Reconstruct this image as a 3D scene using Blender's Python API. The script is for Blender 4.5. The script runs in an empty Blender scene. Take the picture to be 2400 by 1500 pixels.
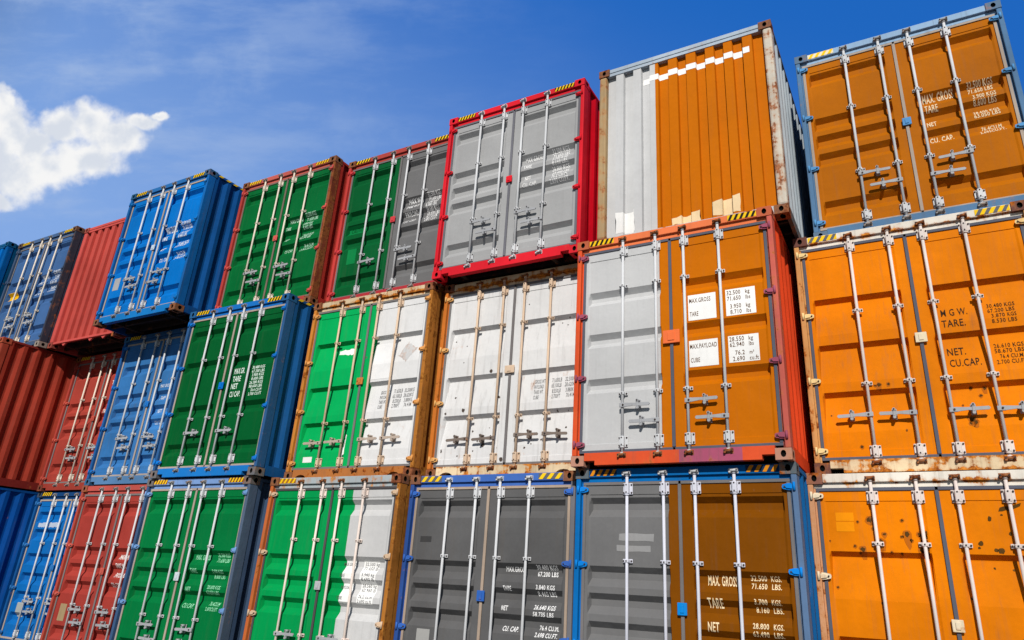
import bpy, bmesh, math, random
from mathutils import Vector, Matrix
scene = bpy.context.scene
COL = scene.collection

# ------------------------------------------------------------------ camera
CZ = 1.5426
R = ((0.87621, -0.46277, 0.13455), (0.47884, 0.80439, -0.35167), (0.05451, 0.37256, 0.92641))
cam = bpy.data.cameras.new('camera'); cam_ob = bpy.data.objects.new('camera', cam); COL.objects.link(cam_ob)
m = Matrix.Identity(4)
for i in range(3):
    m[i][0] = R[i][0]; m[i][1] = R[i][2]; m[i][2] = -R[i][1]
m[2][3] = CZ
cam_ob.matrix_world = m
cam.sensor_width = 36; cam.lens = 1650.66*36/2400
cam.shift_x = -33.8/2400; cam.shift_y = -29.5/2400
cam.clip_start = 0.05; cam.clip_end = 3000
scene.camera = cam_ob

# ------------------------------------------------------------------ exposure
vs = scene.view_settings
vs.view_transform = 'Standard'; vs.look = 'None'; vs.gamma = 1; vs.exposure = 0.0
vs.use_curve_mapping = False

# ------------------------------------------------------------------ sun and sky
EL = math.radians(34); AZ = math.radians(20)
sun_dir = Vector((math.sin(AZ)*math.cos(EL), -math.cos(AZ)*math.cos(EL), math.sin(EL)))
sun = bpy.data.lights.new('sun', 'SUN'); sun.energy = 4.7; sun.angle = math.radians(0.5); sun.color = (1, .95, .88)
sun_ob = bpy.data.objects.new('sun', sun); COL.objects.link(sun_ob)
sun_ob.rotation_euler = sun_dir.to_track_quat('Z', 'Y').to_euler(); sun_ob.location = (10, -30, 30)

world = bpy.data.worlds.new('World'); scene.world = world; world.use_nodes = True

def lin(c): return tuple(((x/255)/12.92 if x/255 <= .04045 else ((x/255+.055)/1.055)**2.4) for x in c)
SKY = .055
class NT:
    def __init__(s, tree): s.t = tree; s.n = tree.nodes; s.l = tree.links
    def node(s, typ, **kw):
        n = s.n.new(typ)
        for k, v in kw.items(): setattr(n, k, v)
        return n
    def put(s, sock, v):
        if isinstance(v, bpy.types.NodeSocket): s.l.new(v, sock)
        elif v is not None: sock.default_value = v
    def math(s, op, a, b=None, c=None, clamp=False):
        n = s.node('ShaderNodeMath', operation=op, use_clamp=clamp)
        for i, v in enumerate((a, b, c)):
            if v is not None: s.put(n.inputs[i], v)
        return n.outputs[0]
    def vmath(s, op, a, b=None, out=0):
        n = s.node('ShaderNodeVectorMath', operation=op)
        s.put(n.inputs[0], a)
        if b is not None: s.put(n.inputs[1], b)
        return n.outputs[out]
    def noise(s, vec, scale, detail=4, rough=.5, color=False):
        n = s.node('ShaderNodeTexNoise')
        s.put(n.inputs['Vector'], vec); n.inputs['Scale'].default_value = scale
        n.inputs['Detail'].default_value = detail; n.inputs['Roughness'].default_value = rough
        return n.outputs['Color' if color else 'Fac']
    def smooth(s, v, a, b, lo=0., hi=1.):
        n = s.node('ShaderNodeMapRange', interpolation_type='SMOOTHSTEP')
        s.put(n.inputs['Value'], v)
        s.put(n.inputs['From Min'], a); s.put(n.inputs['From Max'], b)
        s.put(n.inputs['To Min'], lo); s.put(n.inputs['To Max'], hi)
        return n.outputs['Result']
    def mix(s, f, a, b, blend='MIX'):
        n = s.node('ShaderNodeMix', data_type='RGBA', blend_type=blend)
        s.put(n.inputs['Factor'], f)
        for i, v in ((6, a), (7, b)):
            if isinstance(v, tuple) and len(v) == 3: v = (*v, 1)
            s.put(n.inputs[i], v)
        return n.outputs[2]

def build_world():
    w = NT(world.node_tree); w.n.clear()
    out = w.node('ShaderNodeOutputWorld')
    sky = w.node('ShaderNodeTexSky', sky_type='NISHITA')
    sky.sun_disc = False; sky.sun_elevation = EL; sky.sun_rotation = math.radians(160)
    sky.altitude = 50; sky.air_density = 1.0; sky.dust_density = 0.0; sky.ozone_density = 2.0
    bg = w.node('ShaderNodeBackground'); bg.inputs['Strength'].default_value = SKY
    d = w.node('ShaderNodeTexCoord').outputs['Generated']
    # deep blue towards the upper right, paler towards the left horizon, on the side of the sky away from the sun
    sp = w.node('ShaderNodeSeparateXYZ'); w.put(sp.inputs[0], d)
    tt = w.math('ADD', w.math('MULTIPLY', sp.outputs[2], .8), w.math('MULTIPLY', sp.outputs[0], .35))
    gr = w.mix(w.smooth(tt, -.04, .54), tuple(c/SKY for c in lin((136, 177, 240))), tuple(c/SKY for c in lin((24, 106, 202))))
    w.put(bg.inputs['Color'], w.mix(w.smooth(sp.outputs[1], .05, .30, 0, .85), sky.outputs[0], gr))
    u = w.vmath('DOT_PRODUCT', d, tuple(R[i][0] for i in range(3)), out=1)
    f = w.vmath('DOT_PRODUCT', d, tuple(R[i][1] for i in range(3)), out=1)
    v = w.vmath('DOT_PRODUCT', d, tuple(R[i][2] for i in range(3)), out=1)
    fm = w.math('MAXIMUM', f, .05)
    # tangent-plane sky coordinates in units of 100 'px' (1650.66 px focal)
    a = w.math('MULTIPLY_ADD', w.math('DIVIDE', u, fm), 16.5066, 12.338)
    b = w.math('MULTIPLY_ADD', w.math('DIVIDE', v, fm), -16.5066, 7.205)
    cb = w.node('ShaderNodeCombineXYZ'); w.put(cb.inputs[0], a); w.put(cb.inputs[1], b); p = cb.outputs[0]
    nz = w.noise(p, 1.5, 5, .55, color=True)
    off = w.vmath('SCALE', w.vmath('SUBTRACT', nz, (.5, .5, .5))); off.node.inputs['Scale'].default_value = .55
    q = w.vmath('ADD', p, off)
    fld = None
    for (x, y, rx, ry) in [(.25, 2.95, .62, .75), (-.2, 3.6, .9, .9), (.45, 4.1, .9, .75), (1.45, 3.0, .62, .5), (2.15, 2.85, .75, .55),
                           (2.7, 3.25, .85, .6), (3.35, 2.85, .5, .25), (3.72, 2.72, .3, .14), (2.0, 3.7, 1.1, .5), (1.2, 3.95, 1.1, .55), (.1, 2.35, .3, .4), (.75, 3.35, .7, .5), (0, 4.75, .4, .3)]:
        e = w.vmath('MULTIPLY', w.vmath('SUBTRACT', q, (x, y, 0)), (1/rx, 1/ry, 0))
        e = w.math('SUBTRACT', 1.0, w.vmath('LENGTH', e, out=1))
        fld = e if fld is None else w.math('SMOOTH_MAX', fld, e, .25)
    det = w.math('SUBTRACT', w.noise(p, 2.4, 5, .5), .5)
    cum = w.smooth(w.math('MULTIPLY_ADD', det, .75, fld), -.08, .52)
    # thin high cirrus, streaked
    mp = w.node('ShaderNodeMapping'); w.put(mp.inputs['Vector'], p)
    mp.inputs['Rotation'].default_value = (0, 0, math.radians(-32)); mp.inputs['Scale'].default_value = (.16, .60, 1)
    c1 = w.smooth(w.noise(mp.outputs[0], 1.2, 8, .62), .42, .70)
    left = w.smooth(a, 15.0, 1.0)
    cir = w.math('MULTIPLY', w.math('MULTIPLY_ADD', c1, .55, .06), left)
    cir2 = w.math('MULTIPLY', w.smooth(w.noise(w.vmath('ADD', p, (7, 3, 0)), .55, 6, .6), .48, .75), w.math('MULTIPLY', left, .34))
    ff = w.math('GREATER_THAN', f, .1)
    cir = w.math('MULTIPLY', w.math('ADD', cir, cir2, clamp=True), ff)
    cum = w.math('MULTIPLY', cum, ff)
    shade = w.smooth(w.math('MULTIPLY_ADD', fld, -.22, w.noise(w.vmath('ADD', p, (3, 8, 0)), 1.2, 4, .5)), .24, .50)
    ccol = w.mix(shade, (.74, .79, .88), (1.0, 1.0, 1.0))
    bgc = w.node('ShaderNodeBackground'); w.put(bgc.inputs['Color'], (.45, .60, .90, 1)); bgc.inputs['Strength'].default_value = .85
    bgk = w.node('ShaderNodeBackground'); w.put(bgk.inputs['Color'], ccol); bgk.inputs['Strength'].default_value = .92
    m1 = w.node('ShaderNodeMixShader'); w.put(m1.inputs[0], cir); w.l.new(bg.outputs[0], m1.inputs[1]); w.l.new(bgc.outputs[0], m1.inputs[2])
    m2 = w.node('ShaderNodeMixShader'); w.put(m2.inputs[0], cum); w.l.new(m1.outputs[0], m2.inputs[1]); w.l.new(bgk.outputs[0], m2.inputs[2])
    w.l.new(m2.outputs[0], out.inputs[0])
build_world()

# ------------------------------------------------------------------ materials
def base(c, k=1.12): return tuple(min(.82, x/k) for x in lin(c))
MATS = {}
def paint(c, rust=.0, streak=.25, spots=0., spotcol=(70, 45, 30), split=None, rough=.68, bump=.35, rustc=((98, 44, 20), (172, 96, 34)), scratch=.15, fade=.1, edge=None):
    """weathered paint. c: sRGB seen in full sun; split=(x, c2): second colour right of x (object space)"""
    key = (c, rust, streak, spots, spotcol, split, rough, bump, rustc, scratch, fade, edge)
    if key in MATS: return MATS[key]
    mt = bpy.data.materials.new('paint'); mt.use_nodes = True
    t = NT(mt.node_tree); bsdf = t.n['Principled BSDF']
    pos = t.node('ShaderNodeNewGeometry').outputs['Position']
    col = (*base(c), 1)
    if split:
        ob = t.node('ShaderNodeTexCoord').outputs['Object']
        sp = t.node('ShaderNodeSeparateXYZ'); t.put(sp.inputs[0], ob)
        wob = t.math('MULTIPLY_ADD', t.noise(ob, 3.5, 3), .006, -.003)
        xx = t.math('ADD', sp.outputs[0], wob)
        col = t.mix(t.math('GREATER_THAN', xx, split[0]), base(c), base(split[1]))
        if len(split) > 2: col = t.mix(t.math('GREATER_THAN', xx, split[2]), col, base(c))
    big = t.noise(pos, .9, 5, .6)
    col2 = t.mix(1.0, col, t.mix(t.smooth(big, .3, .72), (1-fade*1.6,)*3, (1+fade*.8,)*3), 'MULTIPLY')
    mp = t.node('ShaderNodeMapping'); t.put(mp.inputs['Vector'], pos); mp.inputs['Scale'].default_value = (14, 14, .8)
    st = t.noise(mp.outputs[0], 1.0, 6, .65)
    stm = t.math('MULTIPLY', t.smooth(st, .50, .80), streak)
    col2 = t.mix(stm, col2, t.mix(.6, col2, (.10, .085, .07)))
    fine = t.noise(pos, 34, 3, .6)
    mg = t.node('ShaderNodeMapping'); t.put(mg.inputs['Vector'], pos); mg.inputs['Scale'].default_value = (22, 22, .55)
    run = t.math('MULTIPLY', t.smooth(t.noise(mg.outputs[0], 1.0, 7, .7), .52, .74), t.smooth(t.noise(t.vmath('ADD', pos, (4, 1, 7)), 1.3, 4, .6), .44, .66))
    col2 = t.mix(t.math('MULTIPLY', run, min(.55, streak*1.3)), col2, t.mix(.62, col2, (.085, .066, .05)))
    col2 = t.mix(1.0, col2, t.mix(fine, (.93,)*3, (1.06,)*3), 'MULTIPLY')
    if scratch > 0:
        ms = t.node('ShaderNodeMapping'); t.put(ms.inputs['Vector'], pos)
        ms.inputs['Rotation'].default_value = (0, .5, 0); ms.inputs['Scale'].default_value = (26, 26, 3)
        sc = t.smooth(t.noise(ms.outputs[0], 1.0, 5, .7), .71, .75)
        pat = t.smooth(t.noise(pos, 1.7, 3), .5, .62)
        col2 = t.mix(t.math('MULTIPLY', t.math('MULTIPLY', sc, pat), scratch*2.2, clamp=True), col2, t.mix(.55, col2, (.62, .60, .56)))
    rv = None
    if rust > 0:
        rn = t.noise(pos, 5.5, 9, .68)
        rn = t.math('ADD', t.math('MULTIPLY', rn, .72), t.math('MULTIPLY', st, .28))
        if edge:
            oz = t.node('ShaderNodeSeparateXYZ'); t.put(oz.inputs[0], t.node('ShaderNodeTexCoord').outputs['Object'])
            for (z0, wd, am) in edge:
                rn = t.math('ADD', rn, t.smooth(t.math('ABSOLUTE', t.math('SUBTRACT', oz.outputs[2], z0)), 0., wd, am, 0.))
        th = .70 - .30*rust
        rv = t.smooth(rn, th, th+.045)
        halo = t.smooth(rn, th-.07, th+.02)
        rc = t.mix(t.smooth(t.noise(pos, 17, 6, .7), .35, .66), lin(rustc[0]), lin(rustc[1]))
        col2 = t.mix(t.math('MULTIPLY', halo, .45), col2, t.mix(.75, col2, lin((176, 112, 52))))
        col2 = t.mix(rv, col2, rc)
    if spots > 0:
        vo = t.node('ShaderNodeTexVoronoi'); vo.inputs['Scale'].default_value = 7.0
        wn = t.vmath('SCALE', t.noise(pos, 24, 4, color=True)); wn.node.inputs['Scale'].default_value = .06
        t.put(vo.inputs['Vector'], t.vmath('ADD', pos, wn))
        cl = t.smooth(t.noise(t.vmath('ADD', pos, (5, 2, 9)), 1.1, 4, .6), .46, .72)
        rad = t.math('MULTIPLY', t.math('MULTIPLY', cl, t.noise(pos, 9, 2)), 1.1*spots)
        sm = t.math('LESS_THAN', vo.outputs['Distance'], rad)
        col2 = t.mix(t.math('MULTIPLY', sm, .85), col2, lin(spotcol))
    t.put(bsdf.inputs['Base Color'], col2)
    rg = t.math('MULTIPLY_ADD', big, .22, rough-.1)
    if rv is not None: rg = t.math('ADD', rg, t.math('MULTIPLY', rv, .35), clamp=True)
    t.put(bsdf.inputs['Roughness'], rg)
    bsdf.inputs['Specular IOR Level'].default_value = .06
    if bump > 0:
        bp = t.node('ShaderNodeBump'); bp.inputs['Strength'].default_value = bump; bp.inputs['Distance'].default_value = .045
        h = t.math('ADD', t.math('MULTIPLY', t.noise(pos, 2.6, 3, .5), 1.0), t.math('MULTIPLY', fine, .02))
        if rv is not None: h = t.math('ADD', h, t.math('MULTIPLY', rv, -.05))
        t.put(bp.inputs['Height'], h); t.l.new(bp.outputs[0], bsdf.inputs['Normal'])
    MATS[key] = mt
    return mt
def ink(c, wear=.35):
    wear *= .4
    key = ('ink', c, wear)
    if key in MATS: return MATS[key]
    mt = bpy.data.materials.new('stencil_paint'); mt.use_nodes = True
    t = NT(mt.node_tree); b = t.n['Principled BSDF']; o = t.n['Material Output']
    pos = t.node('ShaderNodeNewGeometry').outputs['Position']
    t.put(b.inputs['Base Color'], t.mix(t.noise(pos, 9, 4), base(c), tuple(x*.85 for x in base(c)))); b.inputs['Roughness'].default_value = .8; b.inputs['Specular IOR Level'].default_value = .06
    tr = t.node('ShaderNodeBsdfTransparent'); mx = t.node('ShaderNodeMixShader')
    t.put(mx.inputs[0], t.math('MULTIPLY', t.smooth(t.noise(pos, 38, 5, .7), .66-.22*wear, .80-.22*wear), min(1, wear*2)))
    t.l.new(b.outputs[0], mx.inputs[1]); t.l.new(tr.outputs[0], mx.inputs[2]); t.l.new(mx.outputs[0], o.inputs['Surface'])
    MATS[key] = mt
    return mt
def dark(c=(38, 36, 36), rough=.7):
    return paint(c, 0, .2, rough=rough, bump=.1, scratch=0)

# ------------------------------------------------------------------ mesh helpers
W, H, L = 2.438, 2.896, 12.19
G = .002
MESH = {}
def mesh(key, fn, nm=1):
    if key not in MESH:
        bm = bmesh.new(); fn(bm)
        me = bpy.data.meshes.new(key if isinstance(key, str) else key[0]); bm.to_mesh(me); bm.free()
        for i in range(nm): me.materials.append(None)
        MESH[key] = me
    return MESH[key]
def place(name, me, mats, parent, loc=(0, 0, 0), label=None):
    o = bpy.data.objects.new(name, me); COL.objects.link(o)
    o.parent = parent; o.location = loc
    if not isinstance(mats, (list, tuple)): mats = [mats]
    for i, mt in enumerate(mats):
        o.material_slots[i].link = 'OBJECT'; o.material_slots[i].material = mt
    if label: o['label'] = label
    return o
def box(bm, x0, x1, y0, y1, z0, z1, bev=0., mi=0):
    r = bmesh.ops.create_cube(bm, size=1.0)
    vs = r['verts']
    for v in vs: v.co = Vector(((x0+x1)/2+v.co.x*(x1-x0), (y0+y1)/2+v.co.y*(y1-y0), (z0+z1)/2+v.co.z*(z1-z0)))
    fs = set(f for v in vs for f in v.link_faces)
    for f in fs: f.material_index = mi
    if bev > 0:
        es = set(e for v in vs for e in v.link_edges)
        bmesh.ops.bevel(bm, geom=list(es), offset=bev, segments=2, affect='EDGES', profile=.5, material=mi)
def cyl(bm, p0, p1, r, n=12, mi=0, r2=None):
    p0, p1 = Vector(p0), Vector(p1); d = p1-p0
    M = Matrix.Translation((p0+p1)/2) @ d.to_track_quat('Z', 'Y').to_matrix().to_4x4()
    res = bmesh.ops.create_cone(bm, cap_ends=True, segments=n, radius1=r, radius2=r if r2 is None else r2, depth=d.length, matrix=M)
    for f in set(f for v in res['verts'] for f in v.link_faces):
        f.material_index = mi; f.smooth = len(f.verts) == 4
def prism(bm, pts, y0, y1, mi=0):
    """outline in x,z extruded from y0 to y1"""
    a = [bm.verts.new((x, y0, z)) for x, z in pts]; b = [bm.verts.new((x, y1, z)) for x, z in pts]
    fs = [bm.faces.new(a), bm.faces.new(b[::-1])]
    for i in range(len(pts)):
        j = (i+1) % len(pts); fs.append(bm.faces.new((a[i], b[i], b[j], a[j])))
    for f in fs: f.material_index = mi
    bmesh.ops.recalc_face_normals(bm, faces=fs)

# corner casting with oval apertures
CW, CD, CH = .162, .178, .118
def casting(bm):
    def holed(o, u, v, n, su, sv, cu, cv, ru, rv):
        o, u, v, n = map(Vector, (o, u, v, n)); N = 16
        outer, inner, deep = [], [], []
        for i in range(N):
            th = 2*math.pi*i/N; c, s = math.cos(th), math.sin(th)
            k = min((su-cu)/c if c > 1e-6 else (-cu/c if c < -1e-6 else 9), (sv-cv)/s if s > 1e-6 else (-cv/s if s < -1e-6 else 9))
            pu, pv = cu+k*c, cv+k*s
            outer.append(bm.verts.new(o+u*pu+v*pv))
            q = o+u*(cu+ru*c)+v*(cv+rv*s)
            inner.append(bm.verts.new(q)); deep.append(bm.verts.new(q-n*.03))
        # corners of the rectangle filled by small triangles
        cor = {}
        for (a, b) in ((0, 0), (su, 0), (su, sv), (0, sv)): cor[(a, b)] = bm.verts.new(o+u*a+v*b)
        for i in range(N):
            j = (i+1) % N
            bm.faces.new((outer[i], outer[j], inner[j], inner[i]))
            f = bm.faces.new((inner[i], inner[j], deep[j], deep[i])); f.material_index = 1
            pi, pj = outer[i].co-o, outer[j].co-o
            ui, vi, uj, vj = pi.dot(u), pi.dot(v), pj.dot(u), pj.dot(v)
            if abs(ui-uj) > 1e-5 and abs(vi-vj) > 1e-5:
                a = su if max(ui, uj) > su-1e-5 else 0; b = sv if max(vi, vj) > sv-1e-5 else 0
                bm.faces.new((outer[i], cor[(a, b)], outer[j]))
        f = bm.faces.new(deep); f.material_index = 1
    holed((0, 0, 0), (1, 0, 0), (0, 0, 1), (0, -1, 0), CW, CH, CW/2, CH*.52, .027, .036)
    holed((CW, 0, 0), (0, 1, 0), (0, 0, 1), (1, 0, 0), CD, CH, CD*.52, CH*.52, .034, .036)
    holed((0, 0, 0), (0, 1, 0), (0, 0, 1), (-1, 0, 0), CD, CH, CD*.52, CH*.52, .034, .036)
    holed((0, 0, CH), (1, 0, 0), (0, 1, 0), (0, 0, 1), CW, CD, CW/2, CD/2, .032, .06)
    holed((0, 0, 0), (1, 0, 0), (0, 1, 0), (0, 0, -1), CW, CD, CW/2, CD/2, .032, .06)
    bm.faces.new([bm.verts.new((x, CD, z)) for x, z in ((0, 0), (CW, 0), (CW, CH), (0, CH))])
    bmesh.ops.remove_doubles(bm, verts=bm.verts[:], dist=1e-5)
    bmesh.ops.recalc_face_normals(bm, faces=bm.faces[:])

def post(bm):   # slender corner post of a door end, at x 0.004..0.062
    box(bm, .004, .062, .006, .165, CH+.001, H-CH-.001, .010)
    box(bm, .062, .080, .055, .16, CH+.001, H-CH-.001)
def post_r(bm):
    box(bm, W-.062, W-.004, .006, .165, CH+.001, H-CH-.001, .010)
    box(bm, W-.080, W-.062, .055, .16, CH+.001, H-CH-.001)
def epost(x0, x1):
    def f(bm): box(bm, x0, x1, .006, .165, CH+.001, H-CH-.001, .026)
    return f
def header(bm):
    box(bm, CW+.001, W-CW-.001, .014, .10, 2.792, H-.012, .006)
    box(bm, .064, W-.064, .046, .095, 2.74, 2.791)
def header_end(bm):
    box(bm, CW+.001, W-CW-.001, .010, .09, H-.075, H-.012, .006)
    box(bm, .13, W-.13, .02, .085, H-.125, H-.076)
def sill(bm):
    pts = [(CW+.001, .012), (CW+.001, .148), (W-CW-.001, .148), (W-CW-.001, .012), (W-CW-.15, .012), (W-CW-.15, .012)]
    a, b = CW+.001, W-CW-.001
    pts = [(a, .060), (a, .148), (b, .148), (b, .060), (b-.13, .060), (b-.13, .010), (a+.13, .010), (a+.13, .060)]
    prism(bm, pts, .010, .10)
def sill_arch(bm):
    a, b = CW+.001, W-CW-.001
    def arch(c): return [(c+.11*math.cos(t), .010+.062*math.sin(t)) for t in [math.pi*k/6 for k in range(7)]]
    pts = [(a, .010), (a, .148), (b, .148), (b, .010)] + arch(b-.17) + arch(a+.17)
    prism(bm, pts, .010, .10)
def sill_end(bm):
    box(bm, CW+.001, W-CW-.001, .008, .10, .010, .118, .006)
def sill_gusset(bm):
    box(bm, CW+.001, W-CW-.001, .008, .06, .070, .118, .004)
    for c in (.55, 1.5, 1.95):
        prism(bm, [(c-.09, .068), (c+.09, .068), (c, -.0+.004)], .03, .06)
def corrug_y(n, dep, fl=.36):   # profile along one unit pitch -> list of (t, depth)
    return [(0, 0), (.255, 0), (.5, dep), (.755, dep)]
def side(xo, sgn):
    def f(bm):
        y0, y1, z0, z1 = .165, L-.165, .165, H-.055
        n = round((y1-y0)/.278); pw = (y1-y0)/n; rows = []
        for i in range(n):
            for t, d in corrug_y(n, .038): rows.append((y0+(i+t)*pw, d))
        rows.append((y1, 0))
        prev = None
        for y, d in rows:
            cur = (bm.verts.new((xo-sgn*d, y, z0)), bm.verts.new((xo-sgn*d, y, z1)))
            if prev: bm.faces.new((prev[0], cur[0], cur[1], prev[1]) if sgn > 0 else (prev[0], prev[1], cur[1], cur[0]))
            prev = cur
    return f
EPX = [.254, .376, .516, .639, .760, .890, 1.029, 1.162, 1.283, 1.423, 1.550, 1.675, 1.798, 1.920, 2.049, 2.18]
def end_profile():   # (x, depth)
    pr = [(.118, .058)]
    for i, x in enumerate(EPX):
        a, b = (.058, 0.) if i % 2 == 0 else (0., .058)
        pr += [(x-.004, a), (x+.004, b)]
    pr.append((W-.118, pr[-1][1]))
    return pr
EP = end_profile()
def end_depth(x):
    for (xa, da), (xb, db) in zip(EP, EP[1:]):
        if xa <= x <= xb: return da+(db-da)*(x-xa)/max(1e-6, xb-xa)
    return 0
def end_wall(bm):
    prev = None
    for x, d in EP:
        cur = (bm.verts.new((x, .030+d, .10)), bm.verts.new((x, .030+d, H-.078)))
        if prev: bm.faces.new((prev[0], cur[0], cur[1], prev[1]))
        prev = cur
def underframe(bm):
    box(bm, .05, W-.05, .105, L-.105, .152, .164)
    k = 0; y = .32
    while y < L-.2:
        box(bm, .052, W-.052, y, y+.045, .045, .150); y += .305
    for x in (.42, W-.50): box(bm, x, x+.07, .11, 3.2, .030, .148)

# ---- door profiles: (z top, z end of overhang face, z end of floor, z end of sill face, depth)
def trough(z, hd=.062, fl=.066, up=.084, dep=.064): return (z, z-hd, z-hd-fl, z-hd-fl-up, dep)
def ledge(z, dep=.068): return (z, z-.050, z-.060, z-.46, dep)
PROF = {
 'five': [trough(z) for z in (2.570, 1.840, 1.562, 1.280, .560)],
 'three': [trough(z, .066, .05, .064, .060) for z in (2.170, 1.612, 1.040)],
 'four': [trough(z, .066, .05, .08, .060) for z in (2.512, 1.942, 1.172, .546)],
 'ledge_a': [ledge(z) for z in (2.062, 1.485, .918)],
 'ledge_b': [ledge(z) for z in (2.165, 1.432, .867)],
 'ledge_c': [ledge(z) for z in (2.100, 1.292, .52)],
 'blue_mid': [trough(z, .06, .06, .08) for z in (2.27, 1.70, 1.43, 1.17, .52)],
 'seven': [trough(z, .06, .08, .08) for z in (2.50, 2.16, 1.70, 1.34, 1.0, .62)],
}
DY = .060; PZ0, PZ1 = .255, 2.604; REC = .008
def zbreaks(prof):
    s = set((PZ0, PZ0+.006, PZ1-.006, PZ1))
    for t in PROF[prof]: s.update(t[:4])
    return sorted(s)
def zdepth(prof, z):
    if z <= PZ0 or z >= PZ1: return 0.
    for (a, b, c, d, dep) in PROF[prof]:
        if d <= z <= a:
            if z >= b: return REC+dep*(a-z)/(a-b)
            if z >= c: return REC+dep
            return REC+dep*(z-d)/(c-d)
    r = min((z-PZ0)/.006, (PZ1-z)/.006, 1)
    return REC*r + (.008*(1-abs(2*r-1)) if r < 1 else 0)
def door(prof, right):
    def f(bm):
        x0, x1, xl, xr = (.082, 1.204, .150, 1.095) if not right else (1.234, W-.082, 1.340, 2.288)
        e = .022; z0, z1 = .180, 2.738
        cols = [(x0, 0), (xl, 0), (xl+.004, .16), (xl+e, 1), (xr-e, 1), (xr-.004, .16), (xr, 0), (x1, 0)]
        zs = sorted(set([z0, z1]+zbreaks(prof))); prev = None
        for z in zs:
            dd = zdepth(prof, z)
            cur = [bm.verts.new((x, DY+w*dd, z)) for x, w in cols]
            if prev:
                for i in range(len(cols)-1): bm.faces.new((prev[i], prev[i+1], cur[i+1], cur[i]))
            prev = cur
        bot = [v for v in bm.verts if abs(v.co.z-z0) < 1e-6]; top = prev
        for (xa, xb, ya, yb, za, zb) in ((x0, x0, DY, DY+.05, z0, z1), (x1, x1, DY, DY+.05, z0, z1)):
            bm.faces.new([bm.verts.new(p) for p in ((xa, ya, za), (xa, yb, za), (xa, yb, zb), (xa, ya, zb))])
        for z in (z0, z1):
            bm.faces.new([bm.verts.new(p) for p in ((x0, DY, z), (x1, DY, z), (x1, DY+.05, z), (x0, DY+.05, z))])
    return f
def gasket(right):
    def f(bm):
        a, b = (.081, 1.2355) if not right else (1.2025, W-.081)
        zt, zb = 2.7395, .149
        for (x0, x1, z0, z1) in ((a, b, 2.706, zt), (a, b, zb, .183)):
            box(bm, x0, x1, .046, .058, z0, z1, .004)
        if not right:
            box(bm, .081, .116, .044, .058, .184, 2.705, .005)
            box(bm, 1.198, 1.236, .040, .058, .184, 2.705, .006)
        else:
            box(bm, W-.116, W-.081, .044, .058, .184, 2.705, .005)
    return f
def lock_rod(bm):
    cyl(bm, (0, .020, .095), (0, .020, 2.835), .0168, 14)
    for z in (.095, 2.795): cyl(bm, (0, .020, z), (0, .020, z+.045), .024, 12)
def cam_keeper(bm):
    box(bm, -.05, .05, -.002, .012, -.028, .028, .004)
    box(bm, -.048, -.026, -.034, -.002, -.024, .012, .004)
    box(bm, .026, .048, -.034, -.002, -.010, .026, .004)
    cyl(bm, (-.036, -.016, .0), (.036, -.020, .010), .017, 8)
    for x in (-.037, .037): cyl(bm, (x, -.0345, .004), (x, -.040, .004), .009, 6, mi=1)
def bracket_end(bm):
    box(bm, -.054, .058, .044, .0545, -.062, .062, .004)
    box(bm, -.026, .026, -.004, .044, -.060, .060, .012)
    for x in (-.043, .046):
        for z in (-.043, .043): cyl(bm, (x, .044, z), (x, .034, z), .0095, 8, mi=1)
    for z in (-.04, .04): cyl(bm, (0, -.006, z), (0, -.010, z), .008, 6, mi=1)
    cyl(bm, (0, .02, -.075), (0, .02, -.061), .026, 12)
def bracket_mid(bm):
    box(bm, -.056, .056, .044, .0545, -.021, .021, .004)
    box(bm, -.026, .026, -.002, .044, -.019, .019, .008)
    for x in (-.043, .043): cyl(bm, (x, .044, 0), (x, .034, 0), .0095, 8, mi=1)
    cyl(bm, (0, -.004, 0), (0, -.008, 0), .008, 6, mi=1)
def handle(bm):   # pivots on the rod at x=0, reaches towards +x
    box(bm, -.028, .050, -.010, .010, -.026, .026, .007)
    pts = [(.045, -.022), (.14, -.012), (.19, -.018), (.325, -.019), (.338, 0), (.325, .017), (.19, .018), (.14, .017), (.045, .024)]
    prism(bm, pts, -.006, .006)
    cyl(bm, (.02, -.010, 0), (.02, -.018, 0), .011, 8, mi=1)
def handle_catch(bm):
    box(bm, .165, .215, .046, .0545, -.055, .058, .004)
    box(bm, .172, .208, -.004, .046, -.032, -.016, .004)
    box(bm, .176, .204, -.016, -.006, -.034, .050, .006)
    cyl(bm, (.19, .046, .043), (.19, -.022, .043), .017, 10)
    cyl(bm, (.19, -.022, .043), (.19, -.027, .043), .009, 8, mi=1)
    cyl(bm, (.19, .03, -.040), (.19, -.016, -.040), .016, 10)
def hinge(bm):   # left hand; post edge near x=.03
    cyl(bm, (.036, -.002, -.042), (.036, -.002, .042), .013, 10)
    prism(bm, [(.030, -.036), (.10, -.033), (.150, -.021), (.157, 0), (.150, .021), (.10, .033), (.030, .036)], .020, .038)
    prism(bm, [(.030, -.025), (.110, -.016), (.124, 0), (.110, .016), (.030, .025)], .006, .020)
    for x in (.085, .130): cyl(bm, (x, .038, 0), (x, .008, 0), .009, 8, mi=1)
def hinge_r(bm):
    hinge(bm)
    for v in bm.verts: v.co.x = W-v.co.x
    bmesh.ops.reverse_faces(bm, faces=bm.faces[:])
def seam_plate(w, h):
    def f(bm):
        box(bm, 1.220-w/2, 1.220+w/2, .018, .038, 1.455-h/2, 1.455+h/2, .006)
        box(bm, 1.220-w*.2, 1.220+w*.2, .010, .018, 1.455-h*.3, 1.455+h*.3, .003)
    return f
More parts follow.
